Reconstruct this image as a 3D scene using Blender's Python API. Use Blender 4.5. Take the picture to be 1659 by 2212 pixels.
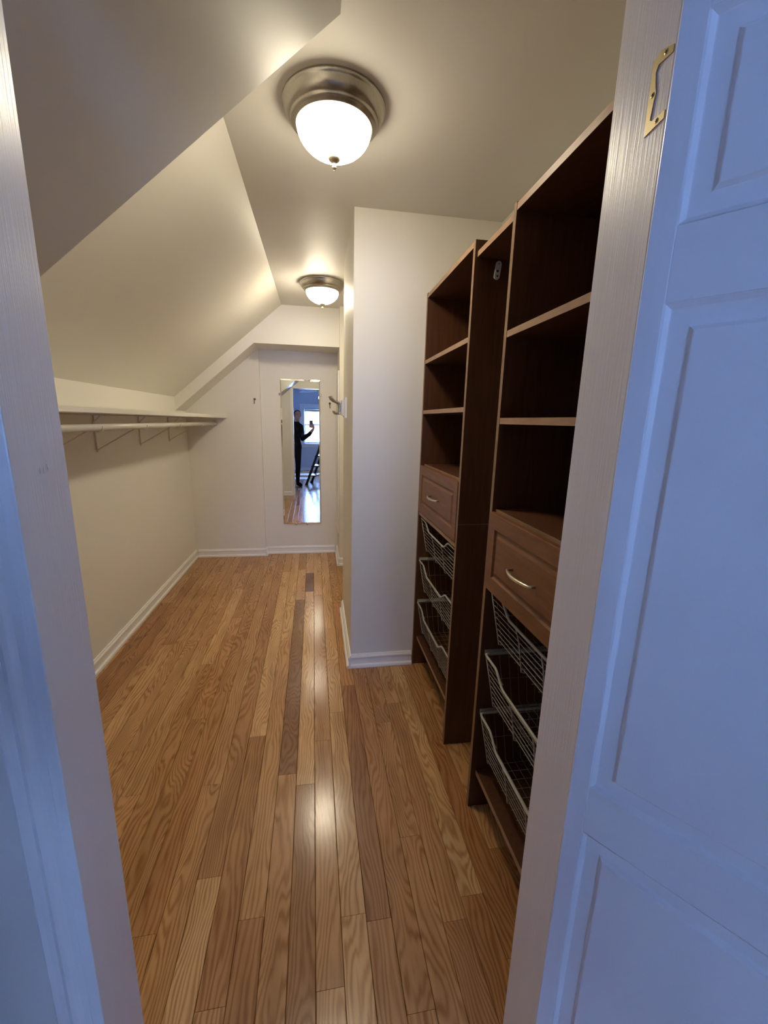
import bpy, bmesh, math, random
from mathutils import Vector, Matrix
random.seed(7)
for o in list(bpy.data.objects): bpy.data.objects.remove(o)
S = bpy.context.scene
COL = S.collection

# ------------------------------------------------------------------ camera
H = 1.47                                   # camera height, metres
F = 895.35                                 # focal length in pixels of the 1659 x 2212 frame
YAW, PITCH, ROLL = (math.radians(a) for a in (9.311, 12.353, -1.4415))
_f = Vector((math.sin(YAW)*math.cos(PITCH), math.cos(YAW)*math.cos(PITCH), -math.sin(PITCH)))
_r0 = Vector((math.cos(YAW), -math.sin(YAW), 0)); _d0 = _f.cross(_r0)
_r = _r0*math.cos(ROLL) + _d0*math.sin(ROLL); _d = -_r0*math.sin(ROLL) + _d0*math.cos(ROLL)
cd = bpy.data.cameras.new('camera'); cam = bpy.data.objects.new('camera', cd); COL.objects.link(cam)
cd.sensor_fit = 'VERTICAL'; cd.sensor_height = 36; cd.sensor_width = 27
cd.lens = F/2212*36; cd.clip_start = 0.01; cd.clip_end = 60
cam.matrix_world = Matrix(((_r.x, -_d.x, -_f.x, 0), (_r.y, -_d.y, -_f.y, 0), (_r.z, -_d.z, -_f.z, H), (0, 0, 0, 1)))
S.camera = cam

# ------------------------------------------------------------------ daylight, exposure
w = bpy.data.worlds.new('sky'); S.world = w; w.use_nodes = True
bg = w.node_tree.nodes['Background']; bg.inputs[0].default_value = (0.30, 0.485, 1.0, 1); bg.inputs[1].default_value = 34
S.view_settings.view_transform = 'Standard'; S.view_settings.look = 'None'
S.cycles.blur_glossy = 0.15; S.cycles.sample_clamp_indirect = 30
S.view_settings.exposure = 0.14; S.view_settings.gamma = 1; S.view_settings.use_curve_mapping = False
LAMP = 88.0                                # radiance of the lamp glass
LAMP_COL = (1.0, 0.875, 0.65)
WIN = (-0.20, 0.78, 0.83, 1.80)            # bedroom window opening x0 x1 z0 z1
WY = -3.97                                 # inner face of the bedroom's window wall
pl = bpy.data.lights.new('window_portal', 'AREA'); pl.shape = 'RECTANGLE'
pl.size = WIN[1]-WIN[0]; pl.size_y = WIN[3]-WIN[2]; pl.cycles.is_portal = True
po = bpy.data.objects.new('window_portal', pl); COL.objects.link(po)
po.location = ((WIN[0]+WIN[1])/2, WY-0.14, (WIN[2]+WIN[3])/2); po.rotation_euler = (math.pi/2, 0, math.pi)
pl.size_y = WIN[3]-WIN[2]

# ------------------------------------------------------------------ key sizes of the place
CZ = 2.481                                 # flat ceiling
K = 0.86                                   # roof slope
XL, XR = -1.285, 0.95                      # knee wall, right wall
YJ0, YJ1 = 0.565, 0.680                    # door jamb, bedroom side / closet side
JL, JR, JH = -0.366, 0.446, 2.072          # door opening
YB0, YB1 = 4.490, 4.553                    # back wall, left panel / right panel
PX, PY0, PY1 = 0.19, 2.274, 3.06           # projecting wall by the cabinets
CX = 0.570                                 # cabinet fronts
sl = lambda x, x0: CZ + K*(x-x0)

# ------------------------------------------------------------------ material helpers
def nt(name):
    m = bpy.data.materials.new(name); m.use_nodes = True
    t = m.node_tree; b = t.nodes['Principled BSDF']; return m, t, b
def N(t, kind, **kw):
    n = t.nodes.new(kind)
    for k, v in kw.items():
        if k.startswith('i_'):
            key = k[2:]; key = int(key) if key.isdigit() else key.replace('_', ' ')
            n.inputs[key].default_value = v
        else: setattr(n, k, v)
    return n
def L(t, a, b): t.links.new(a, b)
def mth(t, op, a, b=None):
    n = t.nodes.new('ShaderNodeMath'); n.operation = op
    for i, v in enumerate((a, b)):
        if v is None: continue
        if hasattr(v, 'links'): L(t, v, n.inputs[i])
        else: n.inputs[i].default_value = v
    return n.outputs[0]
def mapped(t, scale, obj=False):
    if obj: src = N(t, 'ShaderNodeTexCoord').outputs['Object']
    else: src = N(t, 'ShaderNodeNewGeometry').outputs['Position']
    mp = N(t, 'ShaderNodeMapping'); mp.inputs['Scale'].default_value = scale
    L(t, src, mp.inputs['Vector']); return mp.outputs[0]
def ramp(t, fac, stops):
    r = N(t, 'ShaderNodeValToRGB'); e = r.color_ramp.elements
    e[0].position, e[0].color = stops[0][0], (*stops[0][1], 1)
    e[1].position, e[1].color = stops[-1][0], (*stops[-1][1], 1)
    for p, c in stops[1:-1]:
        x = e.new(p); x.color = (*c, 1)
    L(t, fac, r.inputs[0]); return r.outputs[0]
def paint(name, col, rough=0.45, bump=0.03, scale=(60, 60, 60), var=0.03, spec=0.5, dist=0.002):
    m, t, b = nt(name)
    no = N(t, 'ShaderNodeTexNoise', i_Scale=1.0, i_Detail=4.0); L(t, mapped(t, scale), no.inputs['Vector'])
    big = N(t, 'ShaderNodeTexNoise', i_Scale=1.7, i_Detail=2.0)
    c0 = tuple(x*(1-var) for x in col); c1 = tuple(min(1, x*(1+var)) for x in col)
    L(t, ramp(t, big.outputs[0], [(0.3, c0), (0.7, c1)]), b.inputs['Base Color'])
    b.inputs['Roughness'].default_value = rough; b.inputs['Specular IOR Level'].default_value = spec
    bp = N(t, 'ShaderNodeBump', i_Strength=bump, i_Distance=dist); L(t, no.outputs[0], bp.inputs['Height'])
    L(t, bp.outputs[0], b.inputs['Normal']); return m
def metal(name, col, rough, aniso=0):
    m, t, b = nt(name)
    no = N(t, 'ShaderNodeTexNoise', i_Scale=1.0, i_Detail=3.0); L(t, mapped(t, (220, 220, 40)), no.inputs['Vector'])
    L(t, ramp(t, no.outputs[0], [(0.3, tuple(c*0.88 for c in col)), (0.7, col)]), b.inputs['Base Color'])
    b.inputs['Metallic'].default_value = 1; b.inputs['Roughness'].default_value = rough; return m
def plain(name, col, rough=0.5, spec=0.5):
    return paint(name, col, rough, 0.02, (150, 150, 150), 0.04, spec)
def laminate(name, dark, light, scale, rough=0.42):
    m, t, b = nt(name)
    no = N(t, 'ShaderNodeTexNoise', i_Scale=1.0, i_Detail=5.0, i_Roughness=0.6); L(t, mapped(t, scale), no.inputs['Vector'])
    L(t, ramp(t, no.outputs[0], [(0.32, dark), (0.68, light)]), b.inputs['Base Color'])
    b.inputs['Roughness'].default_value = rough; b.inputs['Specular IOR Level'].default_value = 0.35
    bp = N(t, 'ShaderNodeBump', i_Strength=0.05, i_Distance=0.001); L(t, no.outputs[0], bp.inputs['Height'])
    L(t, bp.outputs[0], b.inputs['Normal']); return m
def oak(name, bedroom=False):
    m, t, b = nt(name)
    oi = N(t, 'ShaderNodeObjectInfo')
    geo = N(t, 'ShaderNodeNewGeometry')
    sep = N(t, 'ShaderNodeSeparateXYZ'); L(t, geo.outputs['Position'], sep.inputs[0])
    rnd = oi.outputs['Random']
    x = mth(t, 'ADD', sep.outputs['X'], mth(t, 'MULTIPLY', rnd, 7.3))
    y = mth(t, 'ADD', sep.outputs['Y'], mth(t, 'MULTIPLY', rnd, 37.0))
    def vec(sx, sy):
        c = N(t, 'ShaderNodeCombineXYZ'); L(t, mth(t, 'MULTIPLY', x, sx), c.inputs[0]); L(t, mth(t, 'MULTIPLY', y, sy), c.inputs[1])
        L(t, mth(t, 'MULTIPLY', rnd, 11.0), c.inputs[2]); return c.outputs[0]
    n1 = N(t, 'ShaderNodeTexNoise', i_Scale=1.0, i_Detail=1.5); L(t, vec(8.0, 2.1), n1.inputs['Vector'])
    n2 = N(t, 'ShaderNodeTexNoise', i_Scale=1.0, i_Detail=2.0); L(t, vec(40.0, 5.0), n2.inputs['Vector'])
    amp = mth(t, 'ADD', 35.0, mth(t, 'MULTIPLY', rnd, 105.0))
    ph = mth(t, 'ADD', mth(t, 'MULTIPLY', x, 400.0), mth(t, 'MULTIPLY', n1.outputs[0], amp))
    ph = mth(t, 'ADD', ph, mth(t, 'MULTIPLY', n2.outputs[0], 12.0))
    ring = mth(t, 'MULTIPLY_ADD', mth(t, 'SINE', ph), 0.5); ring.node.inputs[2].default_value = 0.5
    ring = mth(t, 'POWER', ring, 1.6)
    pore = N(t, 'ShaderNodeTexNoise', i_Scale=1.0, i_Detail=3.0, i_Roughness=0.7); L(t, vec(520.0, 13.0), pore.inputs['Vector'])
    # board tone: R channel of the object's colour = light/dark, G channel = reddish
    cs = N(t, 'ShaderNodeSeparateColor'); L(t, oi.outputs['Color'], cs.inputs[0])
    tone = ramp(t, cs.outputs[0], [(0.0, (0.25, 0.130, 0.064)), (0.5, (0.57, 0.325, 0.145)), (1.0, (0.82, 0.535, 0.255))])
    redm = N(t, 'ShaderNodeMixRGB', blend_type='MULTIPLY'); redm.inputs[2].default_value = (0.98, 0.83, 0.74, 1)
    L(t, cs.outputs[1], redm.inputs[0]); L(t, tone, redm.inputs[1])
    gm = N(t, 'ShaderNodeMixRGB', blend_type='MULTIPLY'); gm.inputs[2].default_value = (0.62, 0.51, 0.41, 1)
    g = mth(t, 'MULTIPLY', ring, mth(t, 'MULTIPLY_ADD', pore.outputs[0], 1.1)); g.node.inputs[0].links[0].from_node
    L(t, mth(t, 'MULTIPLY', g, mth(t, 'ADD', 0.25, mth(t, 'MULTIPLY', n2.outputs[0], 1.1))), gm.inputs[0]); L(t, redm.outputs[0], gm.inputs[1])
    cl = N(t, 'ShaderNodeTexNoise', i_Scale=1.0, i_Detail=2.0); L(t, vec(14.0, 3.0), cl.inputs['Vector'])
    cm = N(t, 'ShaderNodeMixRGB', blend_type='MULTIPLY'); cm.inputs[2].default_value = (0.74, 0.70, 0.66, 1)
    L(t, ramp(t, cl.outputs[0], [(0.42, (0, 0, 0)), (0.75, (1, 1, 1))]), cm.inputs[0]); L(t, gm.outputs[0], cm.inputs[1])
    L(t, cm.outputs[0], b.inputs['Base Color'])
    b.inputs['Roughness'].default_value = 0.19; b.inputs['Specular IOR Level'].default_value = 0.5
    sc = N(t, 'ShaderNodeTexNoise', i_Scale=1.0, i_Detail=2.0); L(t, vec(26.0, 7.0), sc.inputs['Vector'])
    hh = mth(t, 'ADD', mth(t, 'MULTIPLY', sc.outputs[0], 1.0), mth(t, 'MULTIPLY', ring, -0.10))
    bp = N(t, 'ShaderNodeBump', i_Strength=0.22, i_Distance=0.0008); L(t, hh, bp.inputs['Height']); L(t, bp.outputs[0], b.inputs['Normal'])
    return m
def glow(name, col, strength, bulb=None, near=.07, far=.20, low=.3):
    """lit frosted glass; with bulb = its place inside the bowl, the glass is brighter the nearer it is to the bulb"""
    m, t, b = nt(name)
    b.inputs['Base Color'].default_value = (0.9, 0.88, 0.82, 1); b.inputs['Roughness'].default_value = 0.2
    b.inputs['Emission Color'].default_value = (*col, 1)
    if bulb:
        g = N(t, 'ShaderNodeNewGeometry'); v = N(t, 'ShaderNodeVectorMath', operation='DISTANCE'); L(t, g.outputs['Position'], v.inputs[0])
        v.inputs[1].default_value = bulb
        r = N(t, 'ShaderNodeMapRange'); r.inputs['From Min'].default_value = near; r.inputs['From Max'].default_value = far
        r.inputs['To Min'].default_value = strength; r.inputs['To Max'].default_value = strength*low
        L(t, v.outputs['Value'], r.inputs['Value']); L(t, r.outputs[0], b.inputs['Emission Strength'])
    else: b.inputs['Emission Strength'].default_value = strength
    return m

M = {}
M['wall'] = paint('cream_wall_paint', (0.80, 0.77, 0.695), 0.52, 0.10, (45, 45, 45))
M['ceil'] = paint('satin_ceiling_paint', (0.77, 0.745, 0.69), 0.50, 0.05, (30, 30, 30), spec=0.30)
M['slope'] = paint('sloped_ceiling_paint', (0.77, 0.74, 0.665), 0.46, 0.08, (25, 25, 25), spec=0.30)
M['grey'] = paint('shade_toned_slope', (0.63, 0.615, 0.585), 0.42, 0.10, (25, 25, 25), spec=0.30)  # front slope: greyer and darker than the main slope, shade put into the colour
M['trim'] = paint('white_trim_paint', (0.86, 0.84, 0.80), 0.28, 0.05, (40, 40, 40))
M['jamb'] = paint('brushed_white_gloss', (0.86, 0.835, 0.80), 0.33, 0.22, (380, 380, 8), 0.02)
M['door'] = paint('white_door_paint', (0.82, 0.82, 0.83), 0.32, 0.06, (300, 300, 12), 0.02)
M['bwall'] = paint('bedroom_wall_paint', (0.62, 0.66, 0.74), 0.5, 0.05)
M['oak'] = oak('oak_floor_board')
M['sub'] = plain('dark_subfloor', (0.035, 0.02, 0.012), 0.8)
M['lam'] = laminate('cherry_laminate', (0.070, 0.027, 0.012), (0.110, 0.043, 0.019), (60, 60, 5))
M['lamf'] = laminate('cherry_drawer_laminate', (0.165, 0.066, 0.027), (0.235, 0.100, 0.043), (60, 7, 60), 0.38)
M['edge'] = laminate('cherry_edge_band', (0.30, 0.175, 0.105), (0.40, 0.245, 0.155), (40, 12, 40), 0.4)
M['edge2'] = laminate('cherry_panel_edge', (0.20, 0.115, 0.068), (0.27, 0.16, 0.10), (40, 12, 40), 0.4)
M['nickel'] = metal('brushed_nickel', (0.50, 0.47, 0.42), 0.28)
M['dnickel'] = metal('dark_nickel', (0.34, 0.31, 0.27), 0.25)
M['brass'] = metal('antique_brass', (0.50, 0.42, 0.26), 0.38)
M['handle'] = metal('satin_handle', (0.70, 0.66, 0.54), 0.35)
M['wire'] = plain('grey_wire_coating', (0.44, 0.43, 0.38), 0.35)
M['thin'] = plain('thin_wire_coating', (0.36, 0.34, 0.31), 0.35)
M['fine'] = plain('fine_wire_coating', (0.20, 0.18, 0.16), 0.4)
M['plastic'] = plain('white_plastic', (0.62, 0.62, 0.60), 0.4)
M['hole'] = plain('black_hole', (0.01, 0.01, 0.01), 0.8)
M['bronze'] = metal('bronze_hook', (0.16, 0.12, 0.085), 0.35)
M['rod'] = plain('white_rod', (0.72, 0.69, 0.62), 0.3)
M['mirror'] = nt('mirror_silver')[0]
_b = M['mirror'].node_tree.nodes['Principled BSDF']; _b.inputs['Metallic'].default_value = 1; _b.inputs['Roughness'].default_value = 0.0
_b.inputs['Base Color'].default_value = (0.90, 0.92, 0.92, 1)
M['black'] = plain('black_cloth', (0.012, 0.012, 0.014), 0.85, 0.2)
M['jeans'] = plain('dark_jeans', (0.012, 0.014, 0.02), 0.8, 0.2)
M['skin'] = plain('skin', (0.52, 0.32, 0.24), 0.5)
M['hair'] = plain('dark_hair', (0.018, 0.012, 0.010), 0.5)
M['phone'] = plain('phone_shell', (0.10, 0.10, 0.11), 0.25)
M['lens'] = plain('lens_glass', (0.01, 0.01, 0.015), 0.05)
M['ladder'] = plain('black_ladder_steel', (0.012, 0.012, 0.013), 0.4)
M['tread'] = plain('white_ladder_tread', (0.75, 0.75, 0.76), 0.3)
M['fan'] = plain('white_fan_paint', (0.85, 0.85, 0.86), 0.3)
M['blind'] = plain('white_blind', (0.75, 0.76, 0.80), 0.5)
M['pale_flat'] = plain('pale_sheet_coat', (0.80, 0.82, 0.86), 0.6)
m_, t_, b_ = nt('window_glass')
mx = N(t_, 'ShaderNodeMixShader'); tr = N(t_, 'ShaderNodeBsdfTransparent'); gl = N(t_, 'ShaderNodeBsdfGlossy'); gl.inputs['Roughness'].default_value = 0.02
mx.inputs[0].default_value = 0.06; L(t_, tr.outputs[0], mx.inputs[1]); L(t_, gl.outputs[0], mx.inputs[2])
L(t_, mx.outputs[0], t_.nodes['Material Output'].inputs['Surface']); M['glass'] = m_

# ------------------------------------------------------------------ mesh helpers (all in world metres)
def NB(): return bmesh.new()
def box(bm, x0, x1, y0, y1, z0, z1, bev=0, mi=0):
    t = bmesh.new(); bmesh.ops.create_cube(t, size=1)
    for v in t.verts: v.co = Vector((x0+(v.co.x+.5)*(x1-x0), y0+(v.co.y+.5)*(y1-y0), z0+(v.co.z+.5)*(z1-z0)))
    if bev: bmesh.ops.bevel(t, geom=t.edges[:], offset=bev, segments=2, affect='EDGES', profile=0.5)
    for f in t.faces: f.material_index = mi
    merge(bm, t); return bm
def merge(bm, t):
    me = bpy.data.meshes.new('_t'); t.to_mesh(me); t.free(); bm.from_mesh(me); bpy.data.meshes.remove(me)
def prism(bm, poly, a0, a1, axis='y'):
    """poly: 2-D outline in the plane across axis; extruded from a0 to a1"""
    def P(u, v, a): return {'y': (u, a, v), 'x': (a, u, v), 'z': (u, v, a)}[axis]
    A = [bm.verts.new(P(u, v, a0)) for u, v in poly]; B = [bm.verts.new(P(u, v, a1)) for u, v in poly]
    n = len(poly); fs = [bm.faces.new(A), bm.faces.new(B[::-1])]
    for i in range(n): fs.append(bm.faces.new((A[i], B[i], B[(i+1) % n], A[(i+1) % n])))
    bmesh.ops.recalc_face_normals(bm, faces=fs); return bm
def tube(bm, pts, r, n=8, closed=False, caps=True):
    pts = [Vector(p) for p in pts]; m = len(pts); rings = []
    rr = r if isinstance(r, (list, tuple)) else [r]*m
    up = None
    for i, p in enumerate(pts):
        a = pts[i-1] if (i > 0 or closed) else p; c = pts[(i+1) % m] if (i < m-1 or closed) else p
        d = (c-a).normalized()
        if up is None: up = d.orthogonal().normalized()
        up = (up - d*up.dot(d)); up = up.normalized() if up.length > 1e-6 else d.orthogonal().normalized()
        s = d.cross(up)
        rings.append([bm.verts.new(p + (up*math.cos(2*math.pi*k/n) + s*math.sin(2*math.pi*k/n))*rr[i]) for k in range(n)])
    fs = []
    for i in range(m if closed else m-1):
        A, B = rings[i], rings[(i+1) % m]
        for k in range(n): fs.append(bm.faces.new((A[k], A[(k+1) % n], B[(k+1) % n], B[k])))
    if caps and not closed: fs += [bm.faces.new(rings[0][::-1]), bm.faces.new(rings[-1])]
    for f in fs: f.smooth = True
    bmesh.ops.recalc_face_normals(bm, faces=fs); return bm
def lathe(bm, prof, c=(0, 0, 0), n=48, axis='z'):
    rings = []; fs = []
    for r, z in prof:
        ring = []
        for k in range(n if r > 1e-5 else 1):
            a = 2*math.pi*k/n; u, v = r*math.cos(a), r*math.sin(a)
            p = {'z': (u, v, z), 'y': (u, z, v), 'x': (z, u, v)}[axis]
            ring.append(bm.verts.new(Vector(c)+Vector(p)))
        rings.append(ring)
    for A, B in zip(rings, rings[1:]):
        if len(A) == 1 and len(B) == 1: continue
        for k in range(n):
            k2 = (k+1) % n
            if len(A) == 1: fs.append(bm.faces.new((A[0], B[k2], B[k])))
            elif len(B) == 1: fs.append(bm.faces.new((A[k], A[k2], B[0])))
            else: fs.append(bm.faces.new((A[k], A[k2], B[k2], B[k])))
    for f in fs: f.smooth = True
    bmesh.ops.recalc_face_normals(bm, faces=fs); return bm
def root_loc(p):
    v = Vector((0, 0, 0))
    while p is not None: v += p.location; p = p.parent
    return v
def obj(name, bm, mat, parent=None):
    me = bpy.data.meshes.new(name)
    if parent is not None:
        off = root_loc(parent)
        for v in bm.verts: v.co -= off
    bm.to_mesh(me); bm.free()
    for m in (mat if isinstance(mat, (list, tuple)) else [mat]): me.materials.append(M[m] if isinstance(m, str) else m)
    o = bpy.data.objects.new(name, me); COL.objects.link(o)
    if parent is not None: o.parent = parent
    return o
def tag(o, label=None, cat=None, group=None, kind=None):
    for k, v in (('label', label), ('category', cat), ('group', group), ('kind', kind)):
        if v: o[k] = v
    return o
def thing(name, label, cat, loc, group=None):
    o = bpy.data.objects.new(name, None); COL.objects.link(o); o.location = loc; o.empty_display_size = 0.05
    return tag(o, label, cat, group)
def struct(name, bm, mat, parent=None, label=None):
    o = obj(name, bm, mat, parent)
    if parent is None: o['kind'] = 'structure'
    if label: o['label'] = label
    return o
def bx(name, mat, parent, *a, bev=0): return obj(name, box(NB(), *a, bev=bev), mat, parent)
def copy_tree(o, parent=None):
    c = o.copy(); COL.objects.link(c); c.parent = parent
    for ch in list(o.children): copy_tree(ch, c)
    return c

# ================================================================== the setting
# --- floor: sub-floor slab and one object for each oak board
sub = struct('floor', box(NB(), -2.4, 2.0, -4.1, 4.62, -0.06, -0.0125), 'sub', label='oak strip floor running through the closet and the bedroom')
PW, P0, SK = 0.0758, -0.0165, -0.0085       # board width, a seam's x at y = 0.75, drift of the seams per metre
bmb = NB(); box(bmb, 0.0006, PW-0.0006, 0.0, 1.0, -0.012, 0.0)
top = [e for e in bmb.edges if all(v.co.z > -0.001 for v in e.verts) and abs(e.verts[0].co.y-e.verts[1].co.y) > 0.5]
bmesh.ops.bevel(bmb, geom=top, offset=0.0016, segments=1, affect='EDGES')
bme = bpy.data.meshes.new('floor_board'); bmb.to_mesh(bme); bmb.free(); bme.materials.append(M['oak'])
JOINT = {-16: [3.336, 1.9], -15: [2.208, 3.904], -14: [2.424, 1.3], -13: [2.658, 1.2, 3.6], -12: [2.419, 1.0], -11: [1.734, 2.7],
         -10: [1.494, 2.611], -9: [1.1, 3.555, 2.4], -8: [1.914, 3.0], -7: [2.115, 3.56, 1.0], -6: [1.505, 3.9], -5: [1.137, 3.304],
         -4: [0.812, 1.754], -3: [1.0, 2.63], -2: [1.516, 3.28, 4.006], -1: [1.455, 3.445, 3.899], 0: [0.807, 1.688, 3.357],
         1: [0.966, 1.873, 2.361, 2.765], 2: [0.944, 2.089, 3.182], 3: [0.73, 2.2], 4: [1.183, 1.77], 5: [0.909, 1.91, 2.9],
         6: [0.968, 2.24], 7: [1.62, 0.8], 8: [1.1, 2.0], 9: [1.5]}
# tone of each board from the nearest to the farthest: (light 0..1, red 0..1)
TONE = {-8: [(.42, .2), (.50, .45), (.45, .35)], -7: [(.5, .2), (.44, .55), (.42, .4), (.5, .1)], -6: [(.55, .3), (.48, .2), (.45, .3)],
        -5: [(.78, .1), (.38, .5), (.42, .2)], -4: [(.55, .3), (.42, .6), (.80, .1)], -3: [(.40, .7), (.58, .3), (.72, .1)],
        -2: [(.55, .4), (.12, .7), (.72, .1), (.4, .3)], -1: [(.28, .5), (.80, .1), (.02, .8), (.7, .1)],
        0: [(.72, .1), (.52, .2), (.50, .3), (.72, .1)], 1: [(.85, .2), (.70, .1), (.66, .1), (.70, .1), (.72, .1)],
        2: [(.42, .6), (.25, .7), (.45, .8), (.42, .3)], 3: [(.45, .4), (.42, .5), (.45, .3)], 4: [(.50, .3), (.55, .3), (.42, .3)],
        5: [(.40, .7), (.50, .3), (.60, .2)], 6: [(.38, .8), (.72, .0), (.6, .1)], 7: [(.34, .9), (.32, .9), (.4, .5)],
        8: [(.40, .7), (.55, .3)], -9: [(.45, .3), (.42, .3), (.72, .2), (.5, .3)], -10: [(.5, .2), (.55, .1), (.5, .3)], -11: [(.45, .3), (.45, .2), (.5, .2)],
        -15: [(.25, .8), (.28, .8), (.4, .3)], -16: [(.22, .8), (.24, .8), (.4, .3)], -14: [(.3, .7), (.45, .2), (.4, .4)], -13: [(.5, .2), (.6, .1), (.35, .5)]}
def board(k, y0, y1, tone):
    o = bpy.data.objects.new('floor_board', bme); COL.objects.link(o); o.parent = sub
    xs = P0 + k*PW + SK*(y0-0.75)
    o.location = (xs, y0+0.0005, 0); o.scale = (1, y1-y0-0.0010, 1); o.rotation_euler.z = -math.atan(SK)
    o.color = (tone[0], tone[1], 0, 1)
YMID = 0.62                                  # the doorway: closet boards start here
for k in range(-17, 13):
    js = sorted(JOINT.get(k, [random.uniform(1.0, 1.8), random.uniform(2.2, 3.2)]))
    # row ends: keep inside the walls
    xc = P0+(k+.5)*PW
    cuts = [0.02] + js + ([3.95] if js[-1] < 3.0 and random.random() < 0.4 else []) + [4.56]
    tones = TONE.get(k)
    for i, (a, b) in enumerate(zip(cuts, cuts[1:])):
        tn = tones[i] if tones and i < len(tones) else (min(.8, max(.15, random.gauss(.45, .13))), random.uniform(.1, .6))
        board(k, a, b, tn)
for k in range(-14, 17):
    c = 0.02; cuts = [c]
    while c > -3.96:
        c -= random.uniform(0.9, 1.9); cuts.append(max(c, -3.97))
    for a, b in zip(cuts[1:], cuts):
        if b-a > 0.02: board(k, a, b, (min(.85, max(.1, random.gauss(.48, .16))), random.uniform(.1, .7)))

# --- closet shell
struct('ceiling', box(NB(), -1.40, XR+.02, 0.6, 4.64, CZ, CZ+.10), 'ceil', label='flat satin cream ceiling of the closet')
bm = NB(); prism(bm, [(-.308, CZ), (XL, sl(XL, -.308)), (XL-.1, sl(XL, -.308)), (XL-.1, CZ), ], 1.309, 4.2)
struct('ceiling_slope', bm, 'slope', label='long sloped ceiling above the hanging shelf')
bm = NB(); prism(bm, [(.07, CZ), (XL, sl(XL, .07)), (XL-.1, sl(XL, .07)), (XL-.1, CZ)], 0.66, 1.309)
csf = struct('ceiling_slope_front', bm, 'grey', label='lower sloped ceiling just inside the door, shade put into its colour')
bm = NB(); prism(bm, [(XR, 2.142), (-.563, 2.142), (XL, 2.142-K*(-.563-XL)), (XL-.1, 2.142-K*(-.563-XL)), (XL-.1, CZ), (XR, CZ)], 4.179, 4.64)
struct('ceiling_bulkhead', bm, 'wall', label='boxed bulkhead following the roof slope above the mirror wall')
struct('wall_left', box(NB(), XL-.12, XL, 0.6, 4.64, -.0125, 2.45), 'wall', label='low cream knee wall below the slope')
struct('wall_back', box(NB(), XL-.1, -.565, YB0, 4.64, -.0125, 2.3), 'wall', label='cream end wall left of the mirror panel')
bm = NB(); prism(bm, [(-.60, YB1-.004), (.40, YB1+.006), (.40, 4.66), (-.60, 4.66)], -.0125, 2.3, 'z')
struct('wall_back_panel', bm, 'wall', label='set-back panel of the end wall that carries the mirror')
struct('wall_right', box(NB(), XR, XR+.1, 0.6, 4.64, -.0125, 2.55), 'wall', label='right wall behind the cabinets')
struct('wall_right_return', box(NB(), PX, XR, PY0, PY1, -.0125, CZ), 'wall', label='projecting wall block beside the far cabinet')
struct('wall_right_stub', box(NB(), .217, XR, 4.10, 4.60, -.0125, CZ), 'wall', label='short wall between the niche and the mirror panel')
# --- wall with the doorway (closet paint on one side, bedroom on the other)
for nm, a in (('wall_front_left', (-2.4, JL-.018, .577, .672, -.0125, 2.6)), ('wall_front_right', (JR+.018, 2.0, .577, .672, -.0125, 2.6)), ('wall_front_top', (JL-.018, JR+.018, .577, .672, JH+.018, 2.6))):
    struct(nm, box(NB(), *a), 'wall', label='wall around the closet doorway')
# --- jambs
jl = struct('trim_1', box(NB(), JL-.018, JL, YJ0, YJ1, -.0125, JH+.018, bev=.0018), 'jamb', label='left door jamb, glossy white')
jr = struct('trim_2', box(NB(), JR, JR+.018, YJ0, YJ1, -.0125, JH+.018, bev=.0018), 'jamb', label='right door jamb with an empty hinge leaf, glossy white')
struct('trim_3', box(NB(), JL+.0002, JR-.0002, YJ0, YJ1, JH, JH+.018, bev=.0018), 'jamb', label='head jamb of the doorway')
for i, (y, z, t) in enumerate(((.619, 1.394, .3), (.627, 1.393, -.2), (.634, 1.398, .9))):
    b = NB(); tube(b, [(JL+.0003, y-.0015*t, z+.004), (JL+.0005, y, z), (JL+.0003, y+.0015*t, z-.004)], [.0003, .0006, .0003], 6)
    obj('paint_dent', b, 'jamb', jl)
# --- casings: stepped profile, u = across from the opening, v = proud of the wall
CAS = [(0, 0), (0, .006), (.004, .010), (.022, .011), (.030, .015), (.036, .0165), (.044, .012), (.052, .0135), (.058, .016), (.062, .014), (.062, 0)]
def casing_v(name, xo, sx, yw, sy, z1, lab):
    b = NB(); prism(b, [(xo+sx*u, yw+sy*v) for u, v in CAS], -.0, z1, 'z'); return struct(name, b, 'trim', label=lab)
def casing_h(name, x0, x1, zo, yw, sy, lab):
    b = NB(); prism(b, [(yw+sy*v, zo+u) for u, v in CAS], x0, x1, 'x'); return struct(name, b, 'trim', label=lab)
casing_v('trim_4', JL-.006, -1, .577, -1, JH+.068, 'moulded door casing on the bedroom side')
casing_v('trim_5', JL-.004, -1, .672, 1, JH+.004, 'moulded door casing inside the closet, beside the slope')
casing_v('trim_6', JR+.004, 1, .672, 1, JH+.004, 'moulded door casing inside the closet, beside the cabinets')
casing_h('trim_7', JL-.066, JR+.066, JH+.006, .672, 1, 'moulded head casing inside the closet')
casing_h('trim_8', JL-.066, JR+.014, JH+.070, .577, -1, 'moulded head casing on the bedroom side')

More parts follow.
